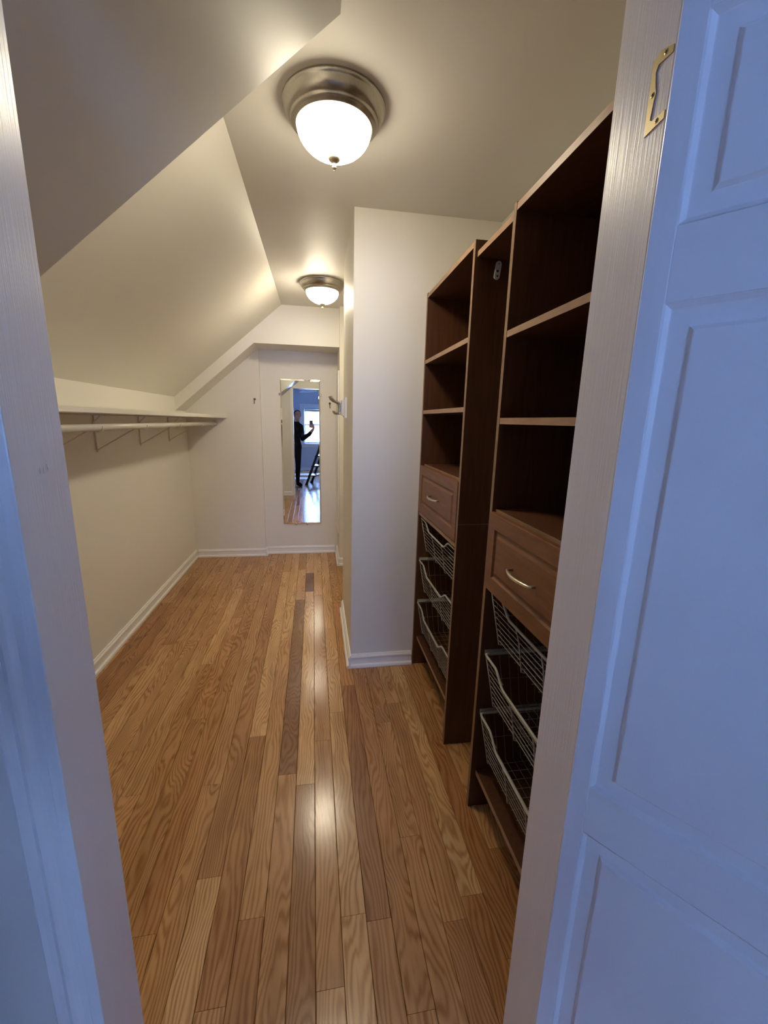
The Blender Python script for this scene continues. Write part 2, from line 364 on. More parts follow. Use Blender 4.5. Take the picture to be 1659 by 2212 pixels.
# --- baseboards (profile: u = out from wall, z)
BBP = [(0, 0), (.026, 0), (.027, .006), (.025, .017), (.019, .022), (.014, .023), (.013, .058), (.016, .062), (.015, .070), (.009, .076), (.007, .083), (0, .084)]
def bb(name, axis, w, s, a0, a1, label):
    b = NB(); prism(b, [(w+s*u, z) for u, z in BBP], a0, a1, axis); return struct(name, b, 'trim', label=label)
bb('baseboard_left', 'y', XL, 1, .70, YB0-.0005, 'white baseboard along the knee wall')
bb('baseboard_back', 'x', YB0, -1, XL+.0275, -.566, 'white baseboard under the left end wall')
bb('baseboard_back_panel', 'x', YB1, -1, -.564, .188, 'white baseboard under the mirror')
bb('baseboard_back_step', 'y', -.565, 1, YB0-.027, YB1-.028, 'short white baseboard return at the wall step')
bb('baseboard_stub', 'y', .217, -1, 4.073, YB1-.0005, 'white baseboard on the short wall by the mirror')
bb('baseboard_stub_front', 'x', 4.10, -1, .2175, XR, 'white baseboard on the niche side of the short wall')
bb('baseboard_return', 'y', PX, -1, PY0-.027, PY1, 'white baseboard on the side of the projecting wall')
bb('baseboard_return_front', 'x', PY0, -1, PX+.0005, CX-.004, 'white baseboard on the front of the projecting wall')
bb('baseboard_front', 'x', .672, 1, XL+.0275, JL-.0675, 'white baseboard beside the doorway inside the closet')

# --- bedroom shell
struct('wall_bedroom_left', box(NB(), -2.4, -2.3, -4.1, .577, -.0125, 2.6), 'bwall', label='bedroom side wall away from the ladder')
struct('wall_bedroom_right', box(NB(), 1.9, 2.0, -4.1, .577, -.0125, 2.6), 'bwall', label='bedroom side wall behind the open door')
struct('ceiling_bedroom', box(NB(), -2.4, 2.0, -4.1, .62, 2.50, 2.6), 'bwall', label='bedroom ceiling')
x0, x1, z0, z1 = WIN
wb = NB()
box(wb, -2.4, x0, WY-.12, WY, -.0125, 2.6); box(wb, x1, 2.0, WY-.12, WY, -.0125, 2.6); box(wb, x0, x1, WY-.12, WY, -.0125, z0); box(wb, x0, x1, WY-.12, WY, z1, 2.6)
struct('wall_bedroom_window', wb, 'bwall', label='bedroom wall with the bright window')
bb('baseboard_bedroom', 'x', WY, 1, -2.3, 1.9, 'baseboard below the bedroom window')
win = struct('window_1', box(NB(), x0-.125, x0, WY, WY+.022, z0-.02, z1+.19, bev=.003), 'trim', label='double-hung bedroom window with a bright sky behind it')
bx('window_casing', 'trim', win, x1, x1+.125, WY, WY+.022, z0-.02, z1+.19, bev=.003)
bx('window_casing', 'trim', win, x0, x1, WY, WY+.022, z1+.07, z1+.19, bev=.003)
bx('window_sill', 'trim', win, x0-.15, x1+.15, WY, WY+.055, z0-.045, z0-.02, bev=.004)
bx('window_apron', 'trim', win, x0-.12, x1+.12, WY, WY+.018, z0-.125, z0-.046, bev=.003)
zm = 1.375
for nm, za, zb, yo in (('upper_sash', zm-.015, z1, -.09), ('lower_sash', z0, zm+.02, -.055)):
    b = NB(); t = .035
    box(b, x0+.001, x0+t, WY+yo, WY+yo+.03, za, zb); box(b, x1-t, x1-.001, WY+yo, WY+yo+.03, za, zb)
    box(b, x0+t, x1-t, WY+yo, WY+yo+.03, za, za+t); box(b, x0+t, x1-t, WY+yo, WY+yo+.03, zb-t, zb)
    s = obj(nm, b, 'trim', win)
    obj('pane', box(NB(), x0+t, x1-t, WY+yo+.013, WY+yo+.017, za+t, zb-t), 'glass', s)
bl = thing('window_blind', 'pale roller blind pulled up at the top of the bedroom window', 'blind', (0.29, WY+.02, z1))
b = NB(); tube(b, [(x0+.02, WY+.045, z1+.045), (x1-.02, WY+.045, z1+.045)], .028, 14); obj('roll', b, 'blind', bl)
obj('slat', box(NB(), x0+.005, x1-.005, WY+.024, WY+.032, z1-.035, z1+.045, bev=.002), 'blind', bl)
for xx in (x0+.004, x1-.016):
    obj('end_bracket', box(NB(), xx, xx+.012, WY+.0225, WY+.075, z1+.01, z1+.071, bev=.002), 'blind', bl)

# ================================================================== the open door (hinged at the right jamb)
DA = math.radians(35.8); du = Vector((math.sin(DA), -math.cos(DA), 0)); dn = Vector((-math.cos(DA), -math.sin(DA), 0))
DK = Vector((0.7898*0.540, 0.540, 0))        # hinge-side corner of the visible face
DS = 0.54/0.565
zz = lambda z: H+(z-H)*DS
DW, DT, DZ0, DZ1 = 0.80, 0.035, 0.012, 2.045
def dpt(u, z, p=0): return DK + du*u + dn*p + Vector((0, 0, z))
dr = struct('door_1', NB(), 'door', label='open white panelled closet door in blue daylight')
rows = [(0.17, zz(.758)), (zz(.852), zz(1.634)), (zz(1.728), 1.935)]
cols = [(0.030, 0.030+.335), (DW-.030-.335, DW-.030)]
cols = [(0.030, 0.365), (0.435, 0.770)]
def dbox(b, u0, u1, z0, z1, p0, p1):
    V = [b.verts.new(dpt(u, z, p)) for p in (p0, p1) for u, z in ((u0, z0), (u1, z0), (u1, z1), (u0, z1))]
    fs = [b.faces.new([V[i] for i in q]) for q in ((0, 1, 2, 3), (4, 5, 6, 7), (0, 1, 5, 4), (1, 2, 6, 5), (2, 3, 7, 6), (3, 0, 4, 7))]
    bmesh.ops.recalc_face_normals(b, faces=fs)
def dobj(nm, b, parent=dr): return obj(nm, b, 'door', parent)
core = NB(); dbox(core, 0.002, DW-.002, DZ0, DZ1, -DT+.010, -.012)
core.to_mesh(dr.data); core.free()
for (u0, u1) in ((0, cols[0][0]), (cols[0][1], cols[1][0]), (cols[1][1], DW)):
    b = NB(); dbox(b, u0, u1, DZ0, DZ1, -DT, 0); bmesh.ops.bevel(b, geom=b.edges[:], offset=.0012, segments=1, affect='EDGES'); dobj('stile', b)
zs = [DZ0] + [z for r in rows for z in r] + [DZ1]
for (c0, c1) in cols:
    for i in range(0, len(zs), 2):
        b = NB(); dbox(b, c0, c1, zs[i], zs[i+1], -DT, -.0003); bmesh.ops.bevel(b, geom=b.edges[:], offset=.0008, segments=1, affect='EDGES'); dobj('rail', b)
def panel(c0, c1, a0, a1):
    """sunk ogee frame and raised field"""
    b = NB(); steps = [(0, -.0005), (.0015, -.0012), (.0070, -.0066), (.0085, -.0070), (.0285, -.0070), (.0300, -.0066), (.0350, -.0020), (.0365, -.0016)]
    prev = None
    for s, p in steps:
        ring = [b.verts.new(dpt(u, z, p)) for u, z in ((c0+s, a0+s), (c1-s, a0+s), (c1-s, a1-s), (c0+s, a1-s))]
        if prev:
            for k in range(4): b.faces.new((prev[k], prev[(k+1) % 4], ring[(k+1) % 4], ring[k]))
        prev = ring
    b.faces.new(prev)
    ring = [b.verts.new(dpt(u, z, -.0115)) for u, z in ((c0, a0), (c1, a0), (c1, a1), (c0, a1))]
    bmesh.ops.recalc_face_normals(b, faces=b.faces[:]); return dobj('panel', b)
for c in cols:
    for r_ in rows: panel(*c, *r_)
# hinge leaf left on the right jamb: C-shaped brass plate with three screws
HL = [(.5668, 1.9385), (.5880, 1.9465), (.6005, 1.9425), (.6010, 1.934), (.6000, 1.8565), (.5668, 1.8600), (.5668, 1.8690), (.5885, 1.8690), (.5925, 1.872), (.5900, 1.893), (.5880, 1.900), (.5900, 1.907), (.5935, 1.926), (.5900, 1.9325), (.5668, 1.9305)]
b = NB(); prism(b, HL, JR-.0016, JR-.0001, 'x')
hl = obj('hinge_leaf', b, 'brass', jr); hl['label'] = 'brass hinge leaf'
for y, z in ((.5790, 1.9385), (.5935, 1.9010), (.5795, 1.8640)):
    b = NB(); lathe(b, [(.0001, -.0024), (.0026, -.0022), (.0034, -.0016), (.0034, -.0010)], (JR, y, z), 14, 'x')
    box(b, JR-.0026, JR-.0020, y-.0018, y+.0018, z-.0004, z+.0004, mi=1); box(b, JR-.0026, JR-.0020, y-.0004, y+.0004, z-.0018, z+.0018, mi=1)
    obj('screw', b, ['brass', 'hole'], hl)

# ================================================================== ceiling lamps
def lamp(name, x, y, label, mat):
    t = thing(name, label, 'ceiling light', (x, y, CZ))
    b = NB(); lathe(b, [(0, -.0005), (.166, -.0005), (.169, -.004), (.169, -.010), (.165, -.014), (.163, -.018), (.160, -.028), (.153, -.040), (.146, -.046), (.143, -.048), (.143, -.053), (.139, -.057), (.133, -.060), (.131, -.064), (.127, -.066), (.120, -.064), (.112, -.050), (.0, -.048)], (x, y, CZ), 72)
    obj('base_pan', b, 'nickel', t)
    prof = []
    for i in range(19):
        a = math.radians(90*i/18); prof.append((.1235*math.cos(a)**1.12 if i < 18 else 0, -.062-.088*math.sin(a)))
    b = NB(); lathe(b, prof, (x, y, CZ), 64); obj('glass_bowl', b, mat, t)
    b = NB(); lathe(b, [(0, -.144), (.021, -.146), (.022, -.150), (.016, -.157), (.008, -.161), (.0055, -.163), (.0055, -.171), (.0072, -.174), (.0072, -.178), (.004, -.182), (0, -.183)], (x, y, CZ), 28)
    obj('finial', b, 'handle', t)
    return t
LX1, LY1, LX2, LY2 = .067, 1.632, .052, 3.47
lamp('ceiling_lamp', LX1, LY1, 'flush dome light with a nickel rim, glowing white, nearest the doorway', glow('lit_glass', LAMP_COL, LAMP, (LX1, LY1, CZ-.150), .03, .150, .22))
lamp('ceiling_lamp', LX2, LY2, 'flush dome light half hidden by the projecting wall, dimmer on one side', glow('lit_glass_uneven', LAMP_COL, LAMP*.85, (LX2-.06, LY2-.03, CZ-.160), .09, .205, .012))

# ================================================================== hanging shelf on the knee wall
sh = thing('wall_shelf', 'long thin cream shelf along the knee wall', 'shelf', (XL, 1.35, 1.47))
ST = 1.4715
poly = [(XL+.0005, 1.345), (-.955, 1.345), (-.955, 4.10), (-.950, 4.22), (-.935, 4.33), (-.910, 4.43), (-.893, YB0-.0005), (XL+.0005, YB0-.0005)]
b = NB(); prism(b, poly, 0, 1, 'z')
for v in b.verts: v.co.z = 1.4735-.0045*(v.co.y-1.8)+.029*v.co.z
bmesh.ops.bevel(b, geom=b.edges[:], offset=.003, segments=2, affect='EDGES'); obj('board', b, 'wall', sh)
ST = 1.479
BRY = [1.60, 2.17, 2.70, 3.33, 3.95]; RX, RZ = -1.012, 1.408
for y in BRY:
    b = NB()
    ST = 1.4695-.0045*(y-1.8)
    tube(b, [(XL+.005, y, ST), (XL+.005, y, 1.25)], .0035, 8); tube(b, [(XL+.004, y, ST), (-.985, y, ST)], .0035, 8)
    tube(b, [(XL+.006, y, 1.262), (RX-.022, y, RZ-.0), (RX-.018, y, RZ-.012), (RX-.006, y, RZ-.0215), (RX+.008, y, RZ-.0205), (RX+.019, y, RZ-.011), (RX+.020, y, RZ+.006)], .0032, 8)
    tube(b, [(RX-.022, y, RZ), (RX-.021, y, RZ+.02), (-.995, y, ST)], .0040, 8)
    o = obj('bracket', b, 'rod', sh)
    b = NB(); box(b, XL+.0003, XL+.0025, y-.010, y+.010, 1.26, 1.44, bev=.0008); obj('wall_plate', b, 'rod', o)
rd = thing('closet_rod', 'round cream closet rod hanging under the knee wall shelf', 'rod', (RX, 1.40, RZ-.017))
b = NB(); tube(b, [(RX, 1.40, RZ), (RX, YB0-.006, RZ)], .0165, 20); obj('pole', b, 'rod', rd)
b = NB(); lathe(b, [(0, -.001), (.026, -.001), (.027, -.006), (.022, -.012), (.0175, -.013), (0, -.013)], (RX, YB0, RZ), 24, 'y'); obj('end_socket', b, 'rod', rd)

# ================================================================== mirror on the end wall
MDL = .010
mi = thing('wall_mirror', 'tall narrow mirror with no frame hung on the end wall', 'mirror', (-.166, YB1-.0075, .34))
bevw, mw, mh, mt = .012, .203, 1.528, .006
bz = NB()
def mring(w, z0, z1, y): return [bz.verts.new((-.166+sx*w, YB1-.0075+y, z)) for sx, z in ((-1, z0), (1, z0), (1, z1), (-1, z1))]
R0 = mring(mw, .34, .34+mh, -.0005); R1 = mring(mw, .34, .34+mh, -.0035); R2 = mring(mw-bevw, .34+bevw, .34+mh-bevw, -mt)
for A, B in ((R0, R1), (R1, R2)):
    for k in range(4): bz.faces.new((A[k], A[(k+1) % 4], B[(k+1) % 4], B[k]))
bz.faces.new(R2); bz.faces.new(R0[::-1]); bmesh.ops.recalc_face_normals(bz, faces=bz.faces[:])
obj('mirror_glass', bz, 'mirror', mi)
for x, z in ((-.235, .333), (-.115, .333), (-.376, 1.715), (.042, 1.72)):
    obj('clip', box(NB(), x-.008, x+.008, YB1-.018, YB1-.004, z-.008, z+.012, bev=.002), 'dnickel', mi)
mi.rotation_euler = (-.004, 0, MDL)
# narrow board on the short wall beside it
wbd = thing('wall_board', 'narrow white board fixed upright on the short wall beside the mirror', 'board', (.217, 4.3, .33))
obj('board', box(NB(), .203, .2165, 4.14, 4.50, .33, 1.93, bev=.003), 'trim', wbd)
for z in (.60, 1.60):
    b = NB(); lathe(b, [(0, .2015), (.004, .2018), (.005, .2032), (.005, .205)], (0, 4.17, z), 12, 'x'); obj('screw', b, 'trim', wbd)

# ================================================================== coat hooks
def small_hook(x, yw, z, label):
    t = thing('coat_hook', label, 'hook', (x, yw, z), 'small bronze hooks on the end wall')
    b = NB(); lathe(b, [(0, -.0065), (.009, -.005), (.0115, -.002), (.0115, -.0003)], (x, yw, z), 20, 'y'); obj('rosette', b, 'bronze', t)
    b = NB(); tube(b, [(x, yw-.004, z), (x, yw-.022, z-.004), (x, yw-.030, z-.020), (x, yw-.026, z-.036), (x, yw-.034, z-.044), (x, yw-.044, z-.038)], [.004, .004, .0038, .0036, .0036, .0045], 10)
    obj('prong', b, 'bronze', t)
small_hook(-.618, YB0, 1.655, 'small dark bronze hook on the end wall left of the mirror')
small_hook(.138, YB1-.0015, 1.638, 'small dark bronze hook between the mirror and the projecting wall')
hk = thing('double_coat_hook', 'large brushed nickel double hook on a white square block', 'hook', (PX, 2.76, 1.545))
HY = 2.765
bp_ = NB()
def hring(h, x): return [bp_.verts.new((PX-x, HY+sy*h, 1.548+sz*h)) for sy, sz in ((-1, -1), (1, -1), (1, 1), (-1, 1))]
prev = None
for h, x in ((.062, .0003), (.062, .013), (.056, .019), (.051, .019), (.045, .034)):
    rg = hring(h, x)
    if prev:
        for k in range(4): bp_.faces.new((prev[k], prev[(k+1) % 4], rg[(k+1) % 4], rg[k]))
    prev = rg
bp_.faces.new(prev); bmesh.ops.recalc_face_normals(bp_, faces=bp_.faces[:])
obj('backplate', bp_, 'trim', hk)
b = NB()
for off, ox in ((-.012, .007), (0, 0), (.012, -.005)):
    tube(b, [(PX-.104+ox, HY+off*1.7, 1.617), (PX-.096+ox, HY+off*1.5, 1.600), (PX-.080+ox, HY+off*1.2, 1.588), (PX-.058+ox, HY+off, 1.580), (PX-.046+ox, HY+off, 1.568), (PX-.042+ox, HY+off, 1.550), (PX-.042+ox, HY+off, 1.522), (PX-.050+ox, HY+off, 1.511), (PX-.062+ox, HY+off*1.2, 1.509), (PX-.074+ox, HY+off*1.4, 1.515), (PX-.081+ox, HY+off*1.6, 1.527)], [.0060, .0066, .0062, .0062, .0066, .0070, .0070, .0064, .0060, .0062, .0050], 12)
obj('prong', b, 'nickel', hk)

# ================================================================== closet cabinets
def drawer(parent, xf, y0, y1, z0, z1, hand_y, hand_z, hand_l):
    """raised-panel drawer front, facing -X"""
    b = NB(); prev = None
    for s, x in ((0, xf+.0165), (0, xf+.002), (.0006, xf+.0006), (.002, xf), (.048, xf), (.052, xf+.0060), (.056, xf+.0072), (.059, xf+.0068), (.070, xf+.0010), (.072, xf+.0004)):
        rg = [b.verts.new((x, y, z)) for y, z in ((y0+s, z0+s), (y1-s, z0+s), (y1-s, z1-s), (y0+s, z1-s))]
        if prev:
            for k in range(4): b.faces.new((prev[k], prev[(k+1) % 4], rg[(k+1) % 4], rg[k]))
        else: b.faces.new(rg)
        prev = rg
    b.faces.new(prev); bmesh.ops.recalc_face_normals(b, faces=b.faces[:])
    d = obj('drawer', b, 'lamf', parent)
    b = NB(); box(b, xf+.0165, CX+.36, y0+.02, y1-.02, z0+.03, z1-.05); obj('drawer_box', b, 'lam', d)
    pts = []; n = 14; hy0, hy1 = hand_y-hand_l/2, hand_y+hand_l/2
    pts.append((xf+.001, hy0, hand_z)); 
    for i in range(n+1):
        a = i/n; pts.append((xf-.017-.013*math.sin(math.pi*a), hy0+(hy1-hy0)*a, hand_z))
    pts.append((xf+.001, hy1, hand_z))
    b = NB(); tube(b, pts, [.0042]+[.0042+.0014*math.sin(math.pi*i/n) for i in range(n+1)]+[.0042], 10); obj('handle', b, 'handle', d)
    return d
def cab_shelf(c, y0, y1, z, x0=None, nm='shelf', t=.019):
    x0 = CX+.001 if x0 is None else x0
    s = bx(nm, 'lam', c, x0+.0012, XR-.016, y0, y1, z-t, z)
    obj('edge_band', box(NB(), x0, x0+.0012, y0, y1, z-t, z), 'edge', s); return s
def side(c, y0, y1, z1, seam=None, edge='edge2'):
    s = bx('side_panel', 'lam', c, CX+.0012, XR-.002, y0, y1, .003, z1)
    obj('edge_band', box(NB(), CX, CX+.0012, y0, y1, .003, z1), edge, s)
    b = NB(); lathe(b, [(0, -.0002), (.009, -.0002), (.010, .003), (0, .0031)], (CX+.03, (y0+y1)/2, 0), 12); obj('foot', b, 'plastic', s)
    return s
# ---- far unit
YA0, YA1, ZA = 1.590, 2.2735, 2.115
cA = thing('closet_cabinet', 'dark cherry closet cabinet against the projecting wall, with its white panel bracket', 'cabinet', (CX, YA0, 0))
cA['label'] = 'dark cherry shelving cabinet standing against the projecting wall'
sA = side(cA, YA0, YA0+.020, ZA); side(cA, YA1-.019, YA1-.001, ZA+.004)
ia, ib = YA0+.0205, YA1-.0195
obj('panel_seam', box(NB(), CX+.002, XR-.004, YA0-.0006, YA0-.0001, 1.060, 1.0615), 'edge', sA)
bx('back_panel', 'lam', cA, XR-.0155, XR-.003, ia, ib, .16, ZA-.02)
cab_shelf(cA, ia, ib, ZA-.001, nm='top_panel')
for z in (1.790, 1.532): cab_shelf(cA, ia, ib, z)
cab_shelf(cA, ia, ib, 1.243, x0=CX+.022)
cab_shelf(cA, ia, ib, .973, x0=CX+.003, nm='drawer_rail')
cab_shelf(cA, ia, ib, .190, x0=CX+.022, nm='bottom_shelf')
bx('kick_board', 'lam', cA, CX+.10, CX+.115, ia, ib, .003, .170)
drawer(cA, CX-.003, ia+.001, ib-.001, .979, 1.236, 1.935, 1.105, .135)
# ---- near unit
YC0, YC1, ZB = 0.694, 1.286, 2.088
cB = thing('closet_cabinet', 'dark cherry shelving cabinet standing beside the door jamb', 'cabinet', (CX, YC0, 0))
sB = side(cB, YC1-.018, YC1, ZB+.003); side(cB, YC0, YC0+.018, ZB)
ja, jb = YC0+.0185, YC1-.0185
bx('back_panel', 'lam', cB, XR-.0155, XR-.003, ja, jb, .16, ZB-.02)
cab_shelf(cB, ja, jb, ZB-.001, nm='top_panel')
for z in (1.746, 1.489): cab_shelf(cB, ja, jb, z)
cab_shelf(cB, ja, jb, 1.196, x0=CX+.012)
cab_shelf(cB, ja, jb, .170, x0=CX+.020, nm='bottom_shelf')
bx('kick_board', 'lam', cB, CX+.10, CX+.115, ja, jb, .003, .150)
drawer(cB, CX-.017, ja-.004, jb-.020, .934, 1.191, .995, 1.060, .128)
# ---- shelf bridging the gap
gs = thing('bridge_shelf', 'cherry top shelf bridging the narrow gap between the two cabinets', 'shelf', (CX, YC1, 2.05))
g0 = obj('board', box(NB(), CX+.0112, XR-.003, YC1+.0003, YA0-.0003, 2.058, 2.077), 'lam', gs)
obj('edge_band', box(NB(), CX+.010, CX+.0112, YC1+.0003, YA0-.0003, 2.058, 2.077), 'edge', g0)
# ---- rod cups on the facing sides of the gap
def cup(parent, yf, s):
    """slotted white plastic plate on the panel face at y = yf, sticking out by s"""
    cx_, zt, zb, rr = .6580, 2.088-.052, 2.041-.052, .0105
    zt, zb = 2.0395, 1.998
    pts = [(cx_+.0035+rr*math.cos(a), zt+rr*math.sin(a)) for a in [math.radians(d) for d in range(0, 181, 20)]] + [(cx_-.001+rr*math.cos(a), zb+rr*math.sin(a)) for a in [math.radians(d) for d in range(180, 361, 20)]]
    b = NB(); prism(b, pts, yf+s*.0002, yf+s*.006, 'y'); o = obj('rod_cup', b, 'plastic', parent); o['label'] = 'white plastic rod cup'
    for z, r in ((zt+.001, .0022), (zb+.018, .0042), (zb+.001, .0034)):
        b = NB(); lathe(b, [(0, s*.0062), (r, s*.0062), (r, s*.0056), (0, s*.0056)], (cx_+(.003 if z > zt else 0), yf, z), 14, 'y'); obj('hole', b, 'hole', o)
cup(sA, YA0, -1); cup(sB, YC1, 1)

# ================================================================== wire baskets
def basket(y0, y1, z, label):
    """rim at height z, between y0 and y1; front dips in the middle"""
    x0, x1, dep, dip = CX+.012, XR-.05, .185, .040
    t = thing('wire_basket', label, 'basket', ((x0+x1)/2, (y0+y1)/2, z-dep), 'wire baskets in the closet cabinets')
    wd = y1-y0
    def dipz(y):
        u = (y-y0)/wd
        def ss(a, b, v):
            v = min(1, max(0, (v-a)/(b-a))); return v*v*(3-2*v)
        return z - dip*ss(.16, .30, u)*(1-ss(.70, .84, u))
    c = .014
    rim = [(x0, y0+c+(wd-2*c)*i/40, 0) for i in range(41)]
    rim = [(x, y, dipz(y)) for x, y, _ in rim]
    rim += [(x0+.004, y1-.004, z), (x0+c, y1, z), (x1-c, y1, z), (x1-.004, y1-.004, z), (x1, y1-c, z), (x1, y0+c, z), (x1-.004, y0+.004, z), (x1-c, y0, z), (x0+c, y0, z), (x0+.004, y0+.004, z)]
    b = NB(); tube(b, rim, .0043, 10, closed=True); obj('rim', b, 'wire', t)
    xb, yi = x0+.030, .028      # bottom is tucked in
    zb = z-dep
    fx = lambda zz_: x0+.003+(xb-x0)*(z-zz_)/dep
    fy = lambda zz_: yi*(z-zz_)/dep
    # front horizontals: single wires
    nW = 8
    for i in range(1, nW+1):
        zc = z-.010-(dep-.014)*i/(nW+.3)
        segs = []
        if zc > z-dip-.002:
            ya = y0+fy(zc)+.007; ye = None
            ym = y0+wd*.16
            while ym < y0+wd*.5 and dipz(ym) > zc: ym += .002
            segs = [(ya, ym), (y1-(ym-y0), y1-fy(zc)-.007)]
        else: segs = [(y0+fy(zc)+.007, y1-fy(zc)-.007)]
        for a_, e_ in segs:
            b = NB(); tube(b, [(fx(zc), a_, zc), (fx(zc), e_, zc)], .0014, 6); obj('front_wire', b, 'thin', t)
    for u in (.014, .36, .64, .986):   # stiffer uprights
        yy = y0+wd*u; zt = dipz(yy); yl = y0+wd*(.5+(u-.5)*(wd-2*yi)/wd)
        b = NB(); tube(b, [(x0+.001, yy, zt), (fx(z-dep*.5)-.002, (yy+yl)/2, z-dep*.5), (xb+.001, yl, zb-.004), (xb+.012, yl, zb-.008)], .0023, 7); obj('front_upright', b, 'wire', t)
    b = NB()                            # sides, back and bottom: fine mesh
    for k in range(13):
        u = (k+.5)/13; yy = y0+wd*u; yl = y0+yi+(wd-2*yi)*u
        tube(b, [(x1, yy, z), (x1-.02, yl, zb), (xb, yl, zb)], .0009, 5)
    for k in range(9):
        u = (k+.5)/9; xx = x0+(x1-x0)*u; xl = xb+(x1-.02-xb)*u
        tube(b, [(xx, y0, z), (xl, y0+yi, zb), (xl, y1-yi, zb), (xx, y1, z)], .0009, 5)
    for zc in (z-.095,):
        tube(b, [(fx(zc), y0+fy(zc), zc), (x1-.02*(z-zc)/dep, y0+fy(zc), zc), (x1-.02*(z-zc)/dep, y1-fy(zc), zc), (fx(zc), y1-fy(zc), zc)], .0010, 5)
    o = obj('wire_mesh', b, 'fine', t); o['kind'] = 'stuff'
    # runners the rim slides on
    for yy, s in ((y0, -1), (y1, 1)):
        b = NB(); box(b, x0+.004, x1, min(yy+s*.0045, yy+s*.0125), max(yy+s*.0045, yy+s*.0125), z-.011, z+.009); obj('runner', b, 'thin', t)
    return t
for (a, e, lev, who) in ((ia+.0128, ib-.0128, (.938, .686, .422), 'the cabinet against the projecting wall'), (ja+.0128, jb-.0128, (.916, .672, .430), 'the cabinet beside the door jamb')):
    for z, n in zip(lev, ('top', 'middle', 'bottom')):
        basket(a, e, z, 'grey wire basket, %s of three in %s' % (n, who))

# ================================================================== bedroom, seen in the mirror
# ---- ceiling fan
FX, FY = .212, -1.60
fn = thing('ceiling_fan', 'white ceiling fan with a round globe hanging in the bedroom', 'fan', (FX, FY, 2.50))
b = NB(); lathe(b, [(0, -.0005), (.065, -.0005), (.06, -.03), (.02, -.05), (0, -.05)], (FX, FY, 2.5), 28); obj('canopy', b, 'fan', fn)
b = NB(); tube(b, [(FX, FY, 2.46), (FX, FY, 2.28)], .013, 12); obj('down_rod', b, 'fan', fn)
b = NB(); lathe(b, [(0, 2.30), (.05, 2.295), (.105, 2.27), (.115, 2.23), (.10, 2.19), (.06, 2.17), (.05, 2.14), (.0, 2.135)], (FX, FY, 0), 32); obj('motor_housing', b, 'fan', fn)
for k in range(5):
    a = math.radians(216+72*k); ca, sa = math.cos(a), math.sin(a)
    b = NB(); out = [(.16, -.045), (.24, -.062), (.52, -.070), (.60, -.055), (.62, 0), (.60, .055), (.52, .070), (.24, .062), (.16, .045)]
    prism(b, out, -.004, .004, 'z')
    for v in b.verts:
        u, w_, z = v.co; z += w_*.36; v.co = Vector((FX+u*ca-w_*sa, FY+u*sa+w_*ca, 2.192+z))
    o = obj('blade', b, 'fan', fn)
    b = NB(); box(b, .09, .20, -.018, .018, -.010, -.004)
    for v in b.verts:
        u, w_, z = v.co; v.co = Vector((FX+u*ca-w_*sa, FY+u*sa+w_*ca, 2.205+z))
    obj('blade_arm', b, 'fan', o)
b = NB(); lathe(b, [(0, 2.137), (.03, 2.136), (.032, 2.10), (.022, 2.085), (0, 2.084)], (FX, FY, 0), 20); o = obj('light_fitting', b, 'fan', fn)
b = NB(); lathe(b, [(0, .05), (.02, .048), (.032, .035), (.044, .012), (.045, -.012), (.036, -.032), (.017, -.043), (0, -.045)], (FX, FY, 2.042), 20); obj('globe', b, glow('fan_bulb', (.9, .95, 1.0), 3.0), o)

# ---- folding step ladder
la = thing('step_ladder', 'black folding step ladder with pale treads standing in the bedroom', 'ladder', (0.05, -.9, 0))
wv = Vector((.125, -.40, 0)); ln = Vector((.954, .298, 0)); f0 = Vector((-.150, -.77, 0)); LEAN = .375; LT = 1.16
def lp(w_, z, fwd=0): return f0 + wv*w_ + ln*(LEAN*z+fwd) + Vector((0, 0, z))
def bar(bm, a, c, e1, e2):
    a, c = Vector(a), Vector(c); e1, e2 = Vector(e1), Vector(e2)
    V = [bm.verts.new(p+e1*s+e2*t) for p in (a, c) for s, t in ((-.5, -.5), (.5, -.5), (.5, .5), (-.5, .5))]
    fs = [bm.faces.new([V[i] for i in q]) for q in ((0, 1, 2, 3), (7, 6, 5, 4), (0, 4, 5, 1), (1, 5, 6, 2), (2, 6, 7, 3), (3, 7, 4, 0))]
    bmesh.ops.recalc_face_normals(bm, faces=fs)
wn = wv.normalized()
for i in (0, 1):
    b = NB(); bar(b, lp(i, .025), lp(i, LT), ln*.055, wn*.022); o = obj('front_rail', b, 'ladder', la)
    b = NB(); bar(b, lp(i, .0), lp(i, .03), ln*.07, wn*.034); obj('rubber_foot', b, 'ladder', o)
    tp = lp(i, LT-.06); ft = f0+wv*i+ln*.92
    b = NB(); bar(b, ft+Vector((0, 0, .02)), tp, ln*.03, wn*.02); o = obj('rear_leg', b, 'ladder', la)
    b = NB(); bar(b, ft, ft+Vector((0, 0, .03)), ln*.045, wn*.03); obj('rubber_foot', b, 'ladder', o)
for z in (.225, .455, .690, .920):
    b = NB(); c0 = lp(0, z, .045)+wn*.013; c1 = lp(1, z, .045)-wn*.013
    bar(b, c0-Vector((0, 0, .012)), c1-Vector((0, 0, .012)), ln*.19, Vector((0, 0, .024))); o = obj('tread', b, 'ladder', la)
    b = NB(); bar(b, c0+Vector((0, 0, .002)), c1+Vector((0, 0, .002)), ln*.185, Vector((0, 0, .004))); obj('tread_pad', b, 'tread', o)
b = NB(); bar(b, lp(0, LT-.01, -.0)-wn*.01, lp(1, LT-.01)+wn*.01, ln*.05, Vector((0, 0, .05))); obj('top_rail', b, 'ladder', la)
